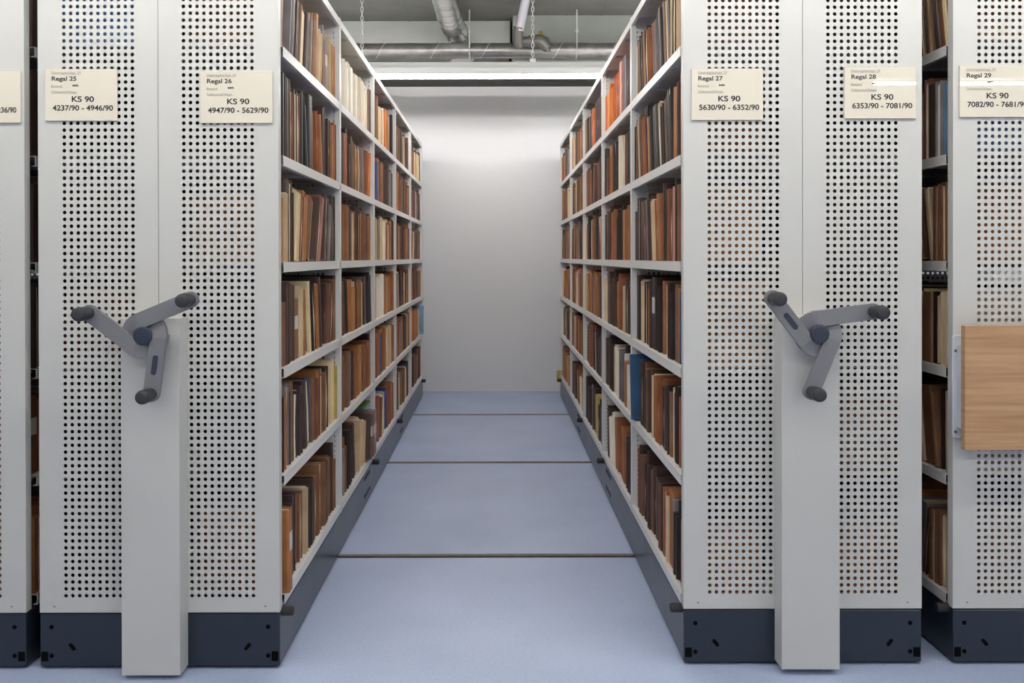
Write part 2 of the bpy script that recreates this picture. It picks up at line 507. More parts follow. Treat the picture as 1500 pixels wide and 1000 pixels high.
def divider_mesh():
    mb = MB()
    g = []
    for sgn in (-1, 1):
        xs = [sgn * (HW - 0.070 - 0.0199 * k) for k in range(13)]
        g.append((min(xs), 13, ROW0, ROWS, 'o', 0.0199))
        g.append((sgn * (HW - 0.024), 1, ROW0, ROWS, 'slot', 0.012))
    perforated(mb, -HW + 0.002, HW - 0.002, 0.165, ZTOP - 0.002, -0.012, g)
    for sgn in (-1, 1):
        a, b = sorted((sgn * HW, sgn * (HW - 0.0025)))
        mb.box(a, b, -0.013, 0.020, 0.163, ZTOP + 0.004)
        a, b = sorted((sgn * HW, sgn * (HW - 0.020)))
        mb.box(a, b, 0.018, 0.020, 0.163, ZTOP)
    return mb.mesh('upright', M['shelf'])

def end_panel(sgn):
    """half of the perforated end: sgn -1 left half, +1 right half; local y=0 is the outer face"""
    mb = MB()
    a, b = (-HW, -0.0008) if sgn < 0 else (0.0008, HW)
    z0, z1 = 0.166, 2.21
    x_first = -0.2735 if sgn < 0 else 0.0745
    perforated(mb, a, b, z0, z1, 0, [(x_first, 11, ROW0, ROWS, 'o', 0.0199)])
    mb.box(a, a + 0.0015, 0.0001, 0.030, z0, z1); mb.box(b - 0.0015, b, 0.0001, 0.030, z0, z1)
    mb.box(a + 0.0015, b - 0.0015, 0.0015, 0.030, z0, z0 + 0.0015); mb.box(a + 0.0015, b - 0.0015, 0.0015, 0.030, z1 - 0.0015, z1)
    # small fixing screw near the lower outer corner
    mb.tube([(sgn * (HW - 0.042), -0.0015, 0.184), (sgn * (HW - 0.042), 0.001, 0.184)], 0.0022, 8, mi=1)
    return mb.mesh('end_panel', [M['panel'], M['castgrey']])

ME_SHELF = shelf_mesh(); ME_DIV = divider_mesh()
ME_END = {-1: end_panel(-1), 1: end_panel(1)}

def arm_mesh():
    mb = MB()
    pairs = []
    r = 0.0225; cx = 0.158; off = 0.042
    for k in range(9):
        a = PI / 2 * k / 8
        pairs.append(((cx + r * math.cos(a), off + r * math.sin(a)), (cx + r * math.cos(a), off - r * math.sin(a)), 0.0))
    for s_ in (0.12, 0.08, 0.04, 0.0):
        pairs.append(((s_, off + r), (s_, off - r), 0.0))
    for k in range(1, 15):
        a = R(90 + 128 * k / 14)
        pairs.append(((0.0645 * math.cos(a), 0.0645 * math.sin(a)), (0.0195 * math.cos(a), 0.0195 * math.sin(a)), 0.013 * min(1, k / 9)))
    vs = []; fs = []
    th = 0.013
    for o_, i_, dy in pairs:
        vs += [(o_[0], -th + dy, o_[1]), (i_[0], -th + dy, i_[1]), (o_[0], dy, o_[1]), (i_[0], dy, i_[1])]
    for k in range(len(pairs) - 1):
        p, q = 4 * k, 4 * k + 4
        fs += [(p, q, q + 1, p + 1), (p + 2, p + 3, q + 3, q + 2), (p, p + 2, q + 2, q), (p + 1, q + 1, q + 3, p + 3)]
    fs.append((0, 1, 3, 2)); e = 4 * (len(pairs) - 1)
    fs.append((e, e + 2, e + 3, e + 1))
    mb.add(vs, fs)
    return mb

def handwheel(parent, x, z, yface, ang0, inlay_arm):
    hw = empty('handwheel', (x, yface, z), parent=parent)
    hw['label'] = 'grey three-armed turning handle'
    mb = MB(); mb.tube([(0, 0, 0), (0, -0.045, 0)], 0.030, 24); smooth_angle(obj('spindle', mb, M['arm'], hw))
    for k in range(3):
        ang = ang0 + 120 * k
        a = obj('arm', arm_mesh(), M['arm'], hw, (0, -0.045, 0), (0, -R(ang), 0), bevel=0.0025)
        g = MB()
        prof = [(0.0, 0.0165), (-0.012, 0.0175), (-0.020, 0.019), (-0.058, 0.0195), (-0.064, 0.0185), (-0.068, 0.015), (-0.069, 0.008)]
        g.tube([(0.158, -0.0125 + p[0], 0.042) for p in prof], [p[1] for p in prof], 24)
        smooth_angle(obj('grip', g, M['grip'], a, label='dark round grip knob'), 50)
        if k == inlay_arm:
            m_ = MB(); pts = []
            for q in range(20):
                t = 2 * PI * q / 20
                pts.append((0.077 + (0.020 if math.cos(t) > 0 else -0.020) + 0.0075 * math.cos(t), 0.042 + 0.0075 * math.sin(t)))
            m_.prism(pts, -0.0145, -0.010, axis='y')
            obj('inlay', m_, M['navy'], a, label='dark navy oval inlay')
    m_ = MB(); prof = [(0.0, 0.0262), (-0.003, 0.0262), (-0.0045, 0.025), (-0.0052, 0.021), (-0.0056, 0.01)]
    m_.tube([(0, -0.046 - 0.012 + p[0], 0) for p in prof], [p[1] for p in prof], 36)
    smooth_angle(obj('hub_cap', m_, M['navy'], hw, label='dark navy round hub cap'), 50)
    return hw

def _m(mb, name, mat):
    return mb.mesh(name, M[mat])
_a = MB(); _a.tube([(0, -0.0008, 0), (0, 0.002, 0)], 0.0065, 16); ME_HOLE = _m(_a, 'bolt_hole', 'black')
_a = MB(); _a.prism([(0.0055 * math.cos(q), 0.0055 * math.sin(q) + (0.007 if math.sin(q) > 0 else -0.007)) for q in [2 * PI * k / 20 for k in range(20)]], -0.0008, 0.002, axis='y'); ME_SLOT = _m(_a, 'slot', 'black')
_a = MB(); _a.box(-0.010, 0.010, -0.0008, 0.003, -0.014, 0.014); ME_NOTCH = _m(_a, 'notch', 'black')
_a = MB(); _a.tube([(-0.0012, 0, 0), (0.0012, 0, 0)], 0.011, 14); ME_SIDEHOLE = _m(_a, 'bolt_hole', 'black')
_a = MB(); _a.tube([(0, 0, 0), (0.030, 0, 0), (0.034, 0, 0)], [0.0135, 0.0135, 0.011], 18); ME_BUMP = _m(_a, 'bumper', 'rubber')

def base_part(parent, open_sides=(-1, 1)):
    mb = MB()
    z0, z1 = 0.008, 0.163
    mb.box(-HW, HW, 0, YEND - 2.57, z0, z1)
    o = obj('base', mb, M['base'], parent, bevel=0.004, label='dark blue-grey steel undercarriage')
    for s in (-1, 1):
        for x, z, r, me in ((s * 0.316, 0.124, 0, ME_HOLE), (s * 0.316, 0.040, 0, ME_HOLE), (s * 0.256, 0.066, R(40) * s, ME_SLOT), (s * 0.336, 0.038, 0, ME_NOTCH)):
            link('bolt_hole' if me is ME_HOLE else 'slot' if me is ME_SLOT else 'notch', me, o, (x, 0, z), (0, r, 0))
        if s not in open_sides: continue
        for yy in (4.31, 5.87):
            for zz in (0.136, 0.052):
                for k in range(4):
                    link('bolt_hole', ME_SIDEHOLE, o, (s * HW, yy - 2.57 + (k - 1.5) * 0.05, zz))
        for yy in (2.60, 4.50, 5.62, 7.46):
            link('bumper', ME_BUMP, o, (s * HW, yy - 2.57, 0.158), (0, 0, 0 if s > 0 else PI))['label'] = 'black rubber bumper'
    for s in (-1, 1):
        for yy in (0.06, 1.7, 3.3, 4.9):
            m_ = MB(); m_.box(s * 0.32 - 0.02, s * 0.32 + 0.02, yy, yy + 0.05, 0.0005, 0.012)
            obj('wheel_housing', m_, M['black'], o)
    return o

def make_cabinet(cx, D, label, column=None, sides=(-1, 1)):
    t = empty('mobile_shelving', (cx, D, 0))
    tag(t, label, 'shelving', 'mobile shelving units standing side by side')
    base_part(t, sides)
    for s in (-1, 1):
        obj('end_panel', ME_END[s], M['panel'], t)
    for k in range(1, 6):
        obj('upright', ME_DIV, M['shelf'], t, (0, YB[k] - D, 0))
    for b in range(5):
        for z in LV + [ZTOP]:
            y = YB[b] - D + 0.016 + (0.016 if b == 0 else 0.005)
            obj('shelf', ME_SHELF, M['shelf'], t, (-HW, y, z))
            obj('shelf', ME_SHELF, M['shelf'], t, (HW, y + 0.962, z), (0, 0, PI))
    if column:
        z0, z1, ang0, inlay = column
        mb = MB(); mb.box(-0.083, 0.083, -0.067, -0.001, z0, z1)
        mb.tube([(0.0835, -0.02, 0.05), (0.082, -0.02, 0.05)], 0.003, 8)
        obj('drive_column', mb, M['panel'], t, bevel=0.003, label='smooth pale grey column housing')
        handwheel(t, 0.004, 0.985, -0.067, ang0, inlay)
    return t

CAB = {
    'A': (-1.724, 2.570, 'perforated mobile shelving at the left edge, mostly cut off by the frame', None, (-1,)),
    'B': (-0.984, 2.570, 'perforated mobile shelving left of the aisle, signed Regal 25 and Regal 26', (0.0135, 1.029, 22.5, 2), (1,)),
    'C': (0.8995, 2.590, 'perforated mobile shelving right of the aisle, signed Regal 27 and Regal 28', (0.018, 1.029, 7.5, 1), (-1,)),
    'D': (1.691, 2.590, 'perforated mobile shelving at the right edge, carrying an oak board, signed Regal 29', None, (-1, 1)),
}
UNIT = {k: make_cabinet(*v) for k, v in CAB.items()}

# fold-down oak board on the right-hand unit
wb = empty('writing_board', (1.340 - 1.691, -0.001, 0.0), parent=UNIT['D'])
wb['label'] = 'oak-coloured board folded down flat'
mb = MB(); mb.box(0.003, 0.56, -0.062, -0.040, 0.645, 1.002)
obj('board', mb, M['oak'], wb, bevel=0.0012)
for xx in (-0.003, 0.53):
    mb = MB()
    pts = []
    for q in range(24):
        a = 2 * PI * q / 24
        pts.append((xx + 0.015 + 0.017 * max(-1, min(1, 1.3 * math.cos(a))), 0.820 + (0.138 if math.sin(a) > 0 else -0.138) + 0.014 * math.sin(a)))
    mb.prism(pts, -0.009, 0.0, axis='y')
    mb.box(xx + 0.010, xx + 0.030, -0.041, -0.009, 0.70, 0.94)
    bk = obj('bracket', mb, M['bracket'], wb, bevel=0.003, label='white metal hinge bracket')
    mb = MB()
    for zz in (0.688, 0.925): mb.tube([(xx + 0.006, -0.0125, zz), (xx + 0.006, -0.009, zz)], 0.004, 10)
    obj('bolt', mb, M['castgrey'], bk)

# ------------------------------------------------------------------ signs
def text_mesh(s, x, base, width, cap, name, bold=0.0, mat='ink', parent=None, underline=False):
    cu = bpy.data.curves.new(name, 'FONT')
    cu.body = s; cu.size = 1.0; cu.offset = bold; cu.fill_mode = 'FRONT'
    tmp = bpy.data.objects.new('tmp_text', cu); COL.objects.link(tmp)
    bpy.context.view_layer.update()
    me = bpy.data.meshes.new_from_object(tmp.evaluated_get(bpy.context.evaluated_depsgraph_get()))
    bpy.data.objects.remove(tmp); bpy.data.curves.remove(cu)
    xs = [v.co.x for v in me.vertices]
    kx = width / (max(xs) - min(xs)); x_min = min(xs); ky = cap / 0.715
    for v in me.vertices:
        v.co = Vector((x + (v.co.x - x_min) * kx, -0.0004, base + v.co.y * ky))
    if underline:
        n0 = len(me.vertices)
        me.vertices.add(4); me.polygons.add(0)
        me2 = MB()
        me2.v = [tuple(v.co) for v in me.vertices[:n0]]; me2.f = [tuple(p.vertices) for p in me.polygons]
        me2.m = [0] * len(me2.f); me2.t = [0.5] * len(me2.f)
        me2.add([(x, -0.0004, base - cap * 0.22), (x + width, -0.0004, base - cap * 0.22), (x + width, -0.0004, base - cap * 0.10), (x, -0.0004, base - cap * 0.10)], [(0, 1, 2, 3)])
        me = me2.mesh(name, M[mat])
    else:
        me.materials.clear(); me.materials.append(M[mat])
    return obj(name, me, M[mat], parent)

def sign(xl, zt, D, regal, nums, label, tilt=0.0, full=True, yaw=0.0):
    W, H = 0.2095, 0.1505
    t = empty('shelf_sign', (xl, D - 0.0065, zt - H), (0, R(tilt), R(yaw)))
    tag(t, label, 'sign', 'signs on the shelving ends')
    mb = MB(); mb.box(0, W, 0, 0.005, 0, H)
    obj('plate', mb, M['card'], t, bevel=0.0008)
    S = 1 / 5190
    def at(px, py): return (px - 85) * S, (905 - py) * S
    def tx(s, px, py, w, cap, name, **k):
        a, b = at(px, py); text_mesh(s, a, b, w * S, cap * S, name, parent=t, **k)
    if full:
        tx('Gleitregalanlage 29', 180, 200, 445, 38, 'small_lettering', mat='pale_ink', underline=True)
        tx('Regal ' + regal, 188, 303, 372, 66, 'heading_lettering', bold=0.02)
        tx('Bestand:', 180, 400, 172, 34, 'small_lettering', mat='pale_ink', underline=True)
        tx('MfS', 503, 390, 90, 30, 'small_lettering', bold=0.022)
        tx('Teilbestand/Ablage:', 180, 488, 392, 36, 'small_lettering', mat='pale_ink', underline=True)
        tx('KS 90', 490, 620, 335, 84, 'heading_lettering', bold=0.022)
        tx(nums, 200, 750, 912, 80, 'number_lettering', bold=0.022)
    else:
        tx(nums, 775, 750, 337, 80, 'number_lettering', bold=0.022)
    return t

def PX(px, D): return (px - 727) * D / F_PX
def PZ(py, D): return CAM_Z - (py - 377) * D / F_PX
sign(PX(30.5, 2.563) - 0.2095, PZ(102.5, 2.563), 2.570, '24', '4236/90', 'cream sign at the left edge of the photo, showing only the end of 36/90', 0.2, False)
sign(PX(66.5, 2.563), PZ(99.8, 2.563), 2.570, '25', '4237/90 - 4946/90', 'cream sign reading Regal 25, KS 90, left end panel', 0.2)
sign(PX(294.0, 2.563), PZ(103.8, 2.563), 2.570, '26', '4947/90 - 5629/90', 'cream sign reading Regal 26, KS 90, beside the aisle on the left', 0.0)
sign(PX(1013.2, 2.583), PZ(101.2, 2.583), 2.590, '27', '5630/90 - 6352/90', 'cream sign reading Regal 27, KS 90, beside the aisle on the right', 0.0)
sign(PX(1237.3, 2.583), PZ(99.2, 2.583), 2.590, '28', '6353/90 - 7081/90', 'cream sign reading Regal 28, KS 90, right end panel', 0.0)
sign(PX(1406.0, 2.583), PZ(97.5, 2.583), 2.590, '29', '7082/90 - 7681/90', 'cream sign reading Regal 29, above the oak board', 0.0)

# ------------------------------------------------------------------ files
def u_cover(mb, t, h, w, tl, tr, spine_front, rnd, mi, flap):
    """U-shaped cardboard cover. x across thickness, y into the shelf, z up"""
    a, b = -t / 2, t / 2
    r = min(0.006, t * 0.3)
    sp = 0.0022
    if spine_front:
        outer = [(a, w), (a, r), (a + r * 0.3, r * 0.3), (a + r, 0), (b - r, 0), (b - r * 0.3, r * 0.3), (b, r), (b, w)]
        inner = [(a + tl, w), (a + tl, r + sp), (a + tl, sp * 1.2), (a + r + tl * .4, sp), (b - r - tr * .4, sp), (b - tr, sp * 1.2), (b - tr, r + sp), (b - tr, w)]
    else:
        outer = [(b, 0), (b, w - r), (b - r, w), (a + r, w), (a, w - r), (a, 0)]
        inner = [(b - tr, 0), (b - tr, w - r - sp), (b - max(r, tr), w - sp), (a + max(r, tl), w - sp), (a + tl, w - r - sp), (a + tl, 0)]
    n = len(outer)
    jz = [rnd.uniform(-0.0015, 0.0015) for _ in outer]
    bow = rnd.uniform(-0.0012, 0.0012)
    vs = []
    for lvl, zz in enumerate((0.0, h * 0.5, h)):
        for (pts) in (outer, inner):
            for i, (x, y) in enumerate(pts):
                vs.append((x + (bow if lvl == 1 else 0), y, zz + (jz[i] if lvl == 2 else 0)))
    fs = []
    for lvl in range(2):
        o0 = lvl * 2 * n; o1 = (lvl + 1) * 2 * n
        for i in range(n - 1):
            fs.append((o0 + i, o0 + i + 1, o1 + i + 1, o1 + i))
            fs.append((o0 + n + i + 1, o0 + n + i, o1 + n + i, o1 + n + i + 1))
        fs.append((o0 + n - 1, o0 + 2 * n - 1, o1 + 2 * n - 1, o1 + n - 1))
        fs.append((o0 + n, o0, o1, o1 + n))
    T = 4 * n
    for i in range(n - 1):
        fs.append((T + i, T + i + 1, T + n + i + 1, T + n + i))
        fs.append((n + i, n + i + 1, i + 1, i))
    if not spine_front:
        fs = [tuple(reversed(f)) for f in fs]
        fs = [tuple(reversed(f)) for f in fs]
    mb.add(vs, fs, mi)
    if flap:      # cardboard flap folded over the top edge
        y0 = 0.001; z1 = h + 0.0005
        mb.add([(a, y0, z1 - 0.002), (b, y0, z1 - 0.002), (b, w, z1 - 0.002), (a, w, z1 - 0.002),
                (a + t * .15, y0 + .001, z1 + 0.001), (b - t * .15, y0 + .001, z1 + 0.001), (b - t * .15, w, z1 + 0.001), (a + t * .15, w, z1 + 0.001)],
               [(4, 5, 6, 7), (0, 1, 5, 4), (1, 2, 6, 5), (2, 3, 7, 6), (3, 0, 4, 7)], mi)

def page_block(mb, x0, x1, h, y0, w, rnd, mi, ragged):
    n = max(1, min(7, int((x1 - x0) / 0.0045)))
    e = [x0 + (x1 - x0) * k / n for k in range(n + 1)]
    for k in range(n):
        dy = rnd.uniform(0, ragged); dz = rnd.uniform(0, ragged * 1.4)
        wav = rnd.uniform(-1, 1) * ragged * 0.5
        a, b = e[k] + 0.0002, e[k + 1] - 0.0002
        ya = y0 + dy; zt = h - dz
        tt = rnd.random()
        vs = []
        for zz, s in ((0.001, 0), (zt * .5, 1), (zt, -0.5)):
            f = ya + wav * s
            f = max(0.0015, f)
            vs += [(a, f, zz), (b, f, zz), (b, w, zz), (a, w, zz)]
        fs = [(8, 9, 10, 11)]
        for l in (0, 4):
            fs += [(l, l + 1, l + 5, l + 4), (l + 1, l + 2, l + 6, l + 5), (l + 2, l + 3, l + 7, l + 6), (l + 3, l, l + 4, l + 7)]
        mb.add(vs, fs, mi, tint=tt)

def build_file(f, cov, pap):
    """adds cover to cov, papers to pap; f: dict"""
    rnd = random.Random(f['seed'])
    t, h, w = f['t'], f['h'], f['w']
    tint = rnd.random()
    cov.tint = tint
    ci = CODES.index(f['col']); nC = len(CODES)
    pi = nC + {'c': 0, 'w': 1, 'b': 2}[f['page']]
    ty = f['type']
    flap = rnd.random() < 0.35 and t > 0.012
    if ty == 'open':
        tl = max(0.0015, min(t * f['frac'] * 0.52, t * 0.36)); tr = max(0.0012, min(t * f['frac'] * 0.26, t * 0.2))
        u_cover(cov, t, h, w, tl, tr, False, rnd, ci, flap)
        page_block(pap, -t / 2 + tl, t / 2 - tr, h - 0.005, 0.003, w - 0.006, rnd, pi, 0.006)
    elif ty == 'bound':
        tb = min(0.0025, t * 0.25)
        u_cover(cov, t, h, w, tb, tb, True, rnd, ci, flap)
        page_block(pap, -t / 2 + tb, t / 2 - tb, h - 0.006, 0.009, w - 0.002, rnd, pi, 0.002)
    else:          # loose bundle in a thin wrapper
        tb = min(0.0012, t * 0.12)
        u_cover(cov, t, h * 0.97, w, tb, tb, rnd.random() < 0.3, rnd, ci, rnd.random() < 0.4)
        page_block(pap, -t / 2 + tb, t / 2 - tb, h, 0.0024, w - 0.005, rnd, pi, 0.010)

def place(f):
    """world matrix of a file"""
    a = f['lean']
    s = f['side']                       # +1: shelf faces +x (files reach back towards -x); -1 the other way
    z = f['z'] + 0.0006 + f['t'] / 2 * abs(math.sin(a))
    x = f['edge'] - s * f['off']
    rz = PI / 2 if s > 0 else -PI / 2
    ry = a if s > 0 else -a
    return (x, f['y'], z), (0, ry, rz)

ALL = []
def parse(spec):
    out = []
    for tok in spec.split():
        c = tok[0]; num = ''.join(ch for ch in tok[1:] if ch.isdigit() or ch == '.')
        lean = 0
        lean += 9.5 * tok.count('/'); lean -= 8.5 * tok.count('\\')
        out.append(dict(c=c, t=float(num or 2) * 0.01, lean=lean, tall='^' in tok, short='_' in tok, pro='<' in tok))
    # merge a cover token with the thin paper token that follows it
    res = []
    i = 0
    while i < len(out):
        a = out[i]
        if a['c'] not in 'cw' and i + 1 < len(out) and out[i + 1]['c'] in 'cw' and out[i + 1]['t'] <= 0.031 and a['t'] <= 0.045:
            b = out[i + 1]
            res.append(dict(a, t=a['t'] + b['t'], type='open', page=b['c'], frac=max(0.25, a['t'] / (a['t'] + b['t']))))
            i += 2
        else:
            if a['c'] in 'cw':
                res.append(dict(a, type='bundle' if a['c'] == 'c' else 'bundle', page=a['c'], frac=0.2))
            else:
                res.append(dict(a, type='bound', page='c', frac=1))
            i += 1
    return res

def random_spec(rnd, n=24):
    s = []
    lean = 0
    for _ in range(n):
        c = rnd.choices('dkobcwgplv', [22, 14, 26, 16, 14, 4, 2.5, 0.8, 0.4, 0.8])[0]
        t = rnd.choice([1, 2, 2, 2, 3, 3, 4])
        if rnd.random() < 0.16: lean = rnd.choice([0, 0, 1, -1])
        s.append('%s%d%s' % (c, t, '/' if lean > 0 else '\\' if lean < 0 else ''))
        if c in 'dkob' and rnd.random() < 0.6:
            s.append('%s%d' % (rnd.choice('cccw'), rnd.choice([1, 1, 2])))
    return ' '.join(s)

def fill(cab, side, lvl, bay, spec, hscale=1.0, limit=None, first=0.0):
    cx, D = CAB[cab][:2]
    rnd = random.Random(hash((ord(cab), side, lvl, bay)) & 0xffff)
    y0 = YB[bay] + (0.036 if bay == 0 else 0.024) + first
    y1 = YB[bay + 1] - 0.018
    items = parse(spec)
    if not limit:
        def total(): return sum(it['t'] for it in items) + 0.25 * max(abs(R(it['lean'])) for it in items)
        plain = bay >= 1 and cab in 'BC' and ((bay, lvl) in (L_ if cab == 'B' else R_))
        while total() < (0.66 if plain else 0.78):
            j = rnd.randrange(1, len(items))
            if items[j]['pro'] or items[j - 1]['pro']: continue
            c = rnd.choice('dkobbcd')
            if plain or rnd.random() < 0.5: c = items[j]['c'] if items[j]['c'] not in 'BlNpG' else 'o'
            if (bay, lvl, cab) == (1, 5, 'B'): c = 'w'
            items.insert(j, dict(c=c, t=rnd.uniform(0.014, 0.036), lean=items[j]['lean'], tall=False, short=rnd.random() < 0.1, pro=False,
                                 type='bundle' if c in 'cw' else 'open' if rnd.random() < 0.8 else 'bound', page=rnd.choice('cccw'), frac=rnd.uniform(0.35, 0.7)))
    zt = LV[lvl]
    room = (LV[lvl + 1] if lvl < 5 else ZTOP) - 0.034 - zt
    for it in items:
        h = 0.228 + rnd.gauss(0, 0.012)
        if it['c'] in 'dk' and rnd.random() < 0.35: h += 0.012
        if it['tall']: h = 0.258
        if it['short']: h = 0.195
        it['h'] = min(h * hscale, room - 0.006)
        it['w'] = 0.235 + rnd.uniform(-0.015, 0.03)
        it['off'] = 0.010 + abs(rnd.gauss(0, 0.009))
        if it['pro']: it['off'] = -0.012; it['w'] = 0.27
        it['lean'] = R(it['lean'] + (rnd.uniform(-0.6, 0.6) if it['lean'] == 0 else rnd.uniform(-1, 1)))
    n = len(items)
    # gaps needed by differing leans, walls upright
    def gaps(its):
        prev_t, prev_h = 0.0, 0.25
        g = []
        for it in its:
            tn = math.tan(it['lean'])
            g.append(max(0.0, min(prev_h, it['h']) * (prev_t - tn)) + 0.0006)
            prev_t, prev_h = tn, it['h']
        g.append(max(0.0, prev_h * prev_t))
        return g
    L = y1 - y0
    if limit:
        its = items[:limit]; k = 1.0
    else:
        its = items
    g = gaps(its)
    if limit:
        k = 1.0
    else:
        tot = sum(it['t'] / math.cos(it['lean']) + abs(it['t'] * math.sin(it['lean'])) * 0.2 for it in its)
        k = (L - sum(g) - 0.004) / tot
    y = y0
    for i, it in enumerate(its):
        it['t'] *= k
        y += g[i]
        foot = it['t'] / math.cos(it['lean'])
        d = dict(it)
        d.update(side=side, lvl=lvl, bay=bay, cab=cab, edge=cx + side * HW, z=zt, col=it['c'], idx=i,
                 seed=rnd.randrange(1 << 30), y=y + foot / 2, n=len(its))
        y += foot + abs(it['t'] * math.sin(it['lean'])) * 0.2 * (0 if limit else 1)
        ALL.append(d)

L_ = {  # left of the aisle (Regal 26), first bay, bottom to top
 (0, 0): 'o4< d4 c1 d3 c1 d3 c1 o6 b2 c2 g1 c2 d2 b2 c3 b2 c2 b2 c2 d2 c1 b2 c2 d2^',
 (0, 1): 'k1 c2 b2 o2 g2 c2 d1 b2 c1 k2 w3\\ c2 d2 B3\\ c3 b2 c2 k1 o2 b3 c2 b2 k2 c3 b2 c4 c4 y2',
 (0, 2): 'k1 c2 b3_ d3 c1 d3 d2 b6_ c5 o2 c1 g2\\ w2\\ k1\\ c2\\ o3\\ o1\\ c2\\ d3^\\ k6\\ d1/ w1/ b1/ c2/ d1/ c2/ b3 c1 k2^',
 (0, 3): 'o7_ c1 d3^ d3^ c2 k1 c6/ b2/ c2/ o4/ c3/ b5// c2// p2// w1// p1// w1// d4/ c2/ d2/ g2/ c1 d3^ c1 k4^ c1',
 (0, 4): 'k4^ k3^ w1 d3^ c1 d2 c2 b2 c2 k2 l2\\ k5^ c1 d2 c1 o2\\ c3\\ o2\\ c1\\ o2\\ d3^ c1 k3 c1 o2 c2 o2 c2 o2 c1 k2',
 (0, 5): 'b4_ g2/ w1/ k3/ c2/ g3/ c1/ b1/ c5/ b2/ c1/ d2/ g2/ c1/ b2/ c2/ g2/ c2/ o3/ c4/ g1/ o2 k5_ g1 b2 c4 o3 c2 d1',
 (1, 0): 'o3_ g2_ o2_ k2\\ c1\\ k2\\ w1\\ d2\\ c1\\ o5\\ c3/ c2/ d6/< o5< l4<',
 (1, 1): 'o2 c2 b2 c2 b2 d2 g5 k3 o4 c2 b3 c2 o3 c1 k2^',
 (1, 2): 'o6\\ b2\\ k2\\ w1\\ k1\\ w1\\ o7_ c1 d2 p1 c2 b1 c2 k2 c2 c1 d4\\ k3\\',
 (1, 3): 'o3 c1 g2^ b1 o2 d4 c5 o2 c3 d1 c2 o3 b2 d1 w2 o2 c2 d2 c1',
 (1, 4): 'k4^ d2 o3 c1 k3^ d2 b4 c2 b4 c3 b3 w1 g2 w2 d3/ w1/ o2/ w1/ O2/',
 (1, 5): 'o8_ w3 w4 w3 w3 w4 w3 w4 w4 w3 w4 c3 b3 d2',
 (2, 5): 'd3 b3 c1 c3 w2 O4 c2 o5 B2 k2 c1 d3',
 (2, 4): 'd3 B3 c2 B2 k3 c1 o2 c1 B3 d3 g2 d4 d3',
 (2, 3): 'c3 y2 c4 k2 w3 c3 w2 o3 w2 c3 o3 d2',
 (2, 2): 'd6_ c5 w3 o3 c2 c4 B1 o3 o2 w2 o2 c1',
 (2, 1): 'o3 c2 o2 w3 o2 B3 o3 c2 c7 c4 o2',
 (2, 0): 'c3_ o3/ c1/ b3/ c2/ w2 c3 B2 w2 o4 c1 o3',
 (3, 0): 'd4_ d3 c4 b3 c3 c4 B2 d3 b2', (4, 1): 'b4 c2 o3 c2 o3 c3 c5 l4<',
 (3, 4): 'd2 g3 B2 w2 b3 c2 d4 o2 c2 k3',
}
R_ = {  # right of the aisle (Regal 27)
 (0, 0): 'o3_ c1 o2_ c1 k4_ c1 g2 o6 c1 o4 c2 d4 c1 d4 c2 b2 c1 d2 b1 d2 c2 b1',
 (0, 1): 'k1 o2 c1 o2 k2 c1 k3 b3 k2 b1 k2 d3 k2 c1 o1 w1 c2 d1 b2 d3 b2 d2 c2 b1 d2 o2 c1 N3/<^',
 (0, 2): 'o2^ c1 B1 c3 b2 w1 k2 c1 k2 w1 o5 c2 o2 b2 k6^ d2 c1 o2 c1 b2 k2 c3 c2 b3 k2 d3^',
 (0, 3): 'o4 c2 k1^ p2 c1 p2 b1 c2 o2 c1 b2 k3^ c1 d2 o2/ o2/ c3/ c2/ d2/ c1/ k2/ g1/ d2/ b1/ c2/ d5 d3 c2 d2 d3_',
 (0, 4): 'o7^ o2 o2 k1/ c1/ k3/ c2/ k1/ b2/ k2/ c2/ k3/ g1/ k2/ b2/ k2/ c1/ k2/ o2/ k2/ c2/ o2/ c2/ w3/ c1/ k2 b2 k1',
 (0, 5): 'b1 c2 b3 d1 c4 k1 c3 c3 k2/ b2/ c3/ b1/ c2/ b2/ k2/ b2/ g1/ c2/ k2/ o1/ c2/ k2/ c3/ c2/ o2/ k1/ w3/ o2 k2 c3 w2 k1',
 (1, 0): 'o4_ w1 k2 w1 d2 c2 o3/ c1/ o2/ w1/ o5/ w2/ d2',
 (1, 1): 'c1 w1 o5_ c1 w1 k3^ g1 c3 c2 w1 c2 k3^ b2 c1 d4',
 (1, 2): 'd2 y2 l2/ o1/ d4 w1 c1 o2 w1 o2 w1 d5^ o5 c1',
 (1, 3): 'b3 d2 b2 d1 o5 k1 o3 w2 o1 c2 d2 d2 o3 c1 d3',
 (1, 4): 'o3 d1 o2 k2 o2 c2 w1 b3 k1 o2 w2 b3 c1 d1 c2 k3',
 (1, 5): 'o2 b2 o3 d4^ c2 v5^ p4 O2 w3_ O5_ c1 O4_',
 (2, 0): 'o3_ k3_/ k3_/ c1/ y2 d4^ d3^', (2, 5): 'b3 d3 O3/ w2/ k2/ w1/ o3/ c1 b4',
 (3, 2): 'c2 b3 c2 p4/ w2/ c2 o3 b3 c1 o2',
}
rndm = random.Random(77)
for bay in range(5):
    for lvl in range(6):
        fill('B', 1, lvl, bay, L_.get((bay, lvl)) or random_spec(rndm, 20))
        fill('C', -1, lvl, bay, R_.get((bay, lvl)) or random_spec(rndm, 20))
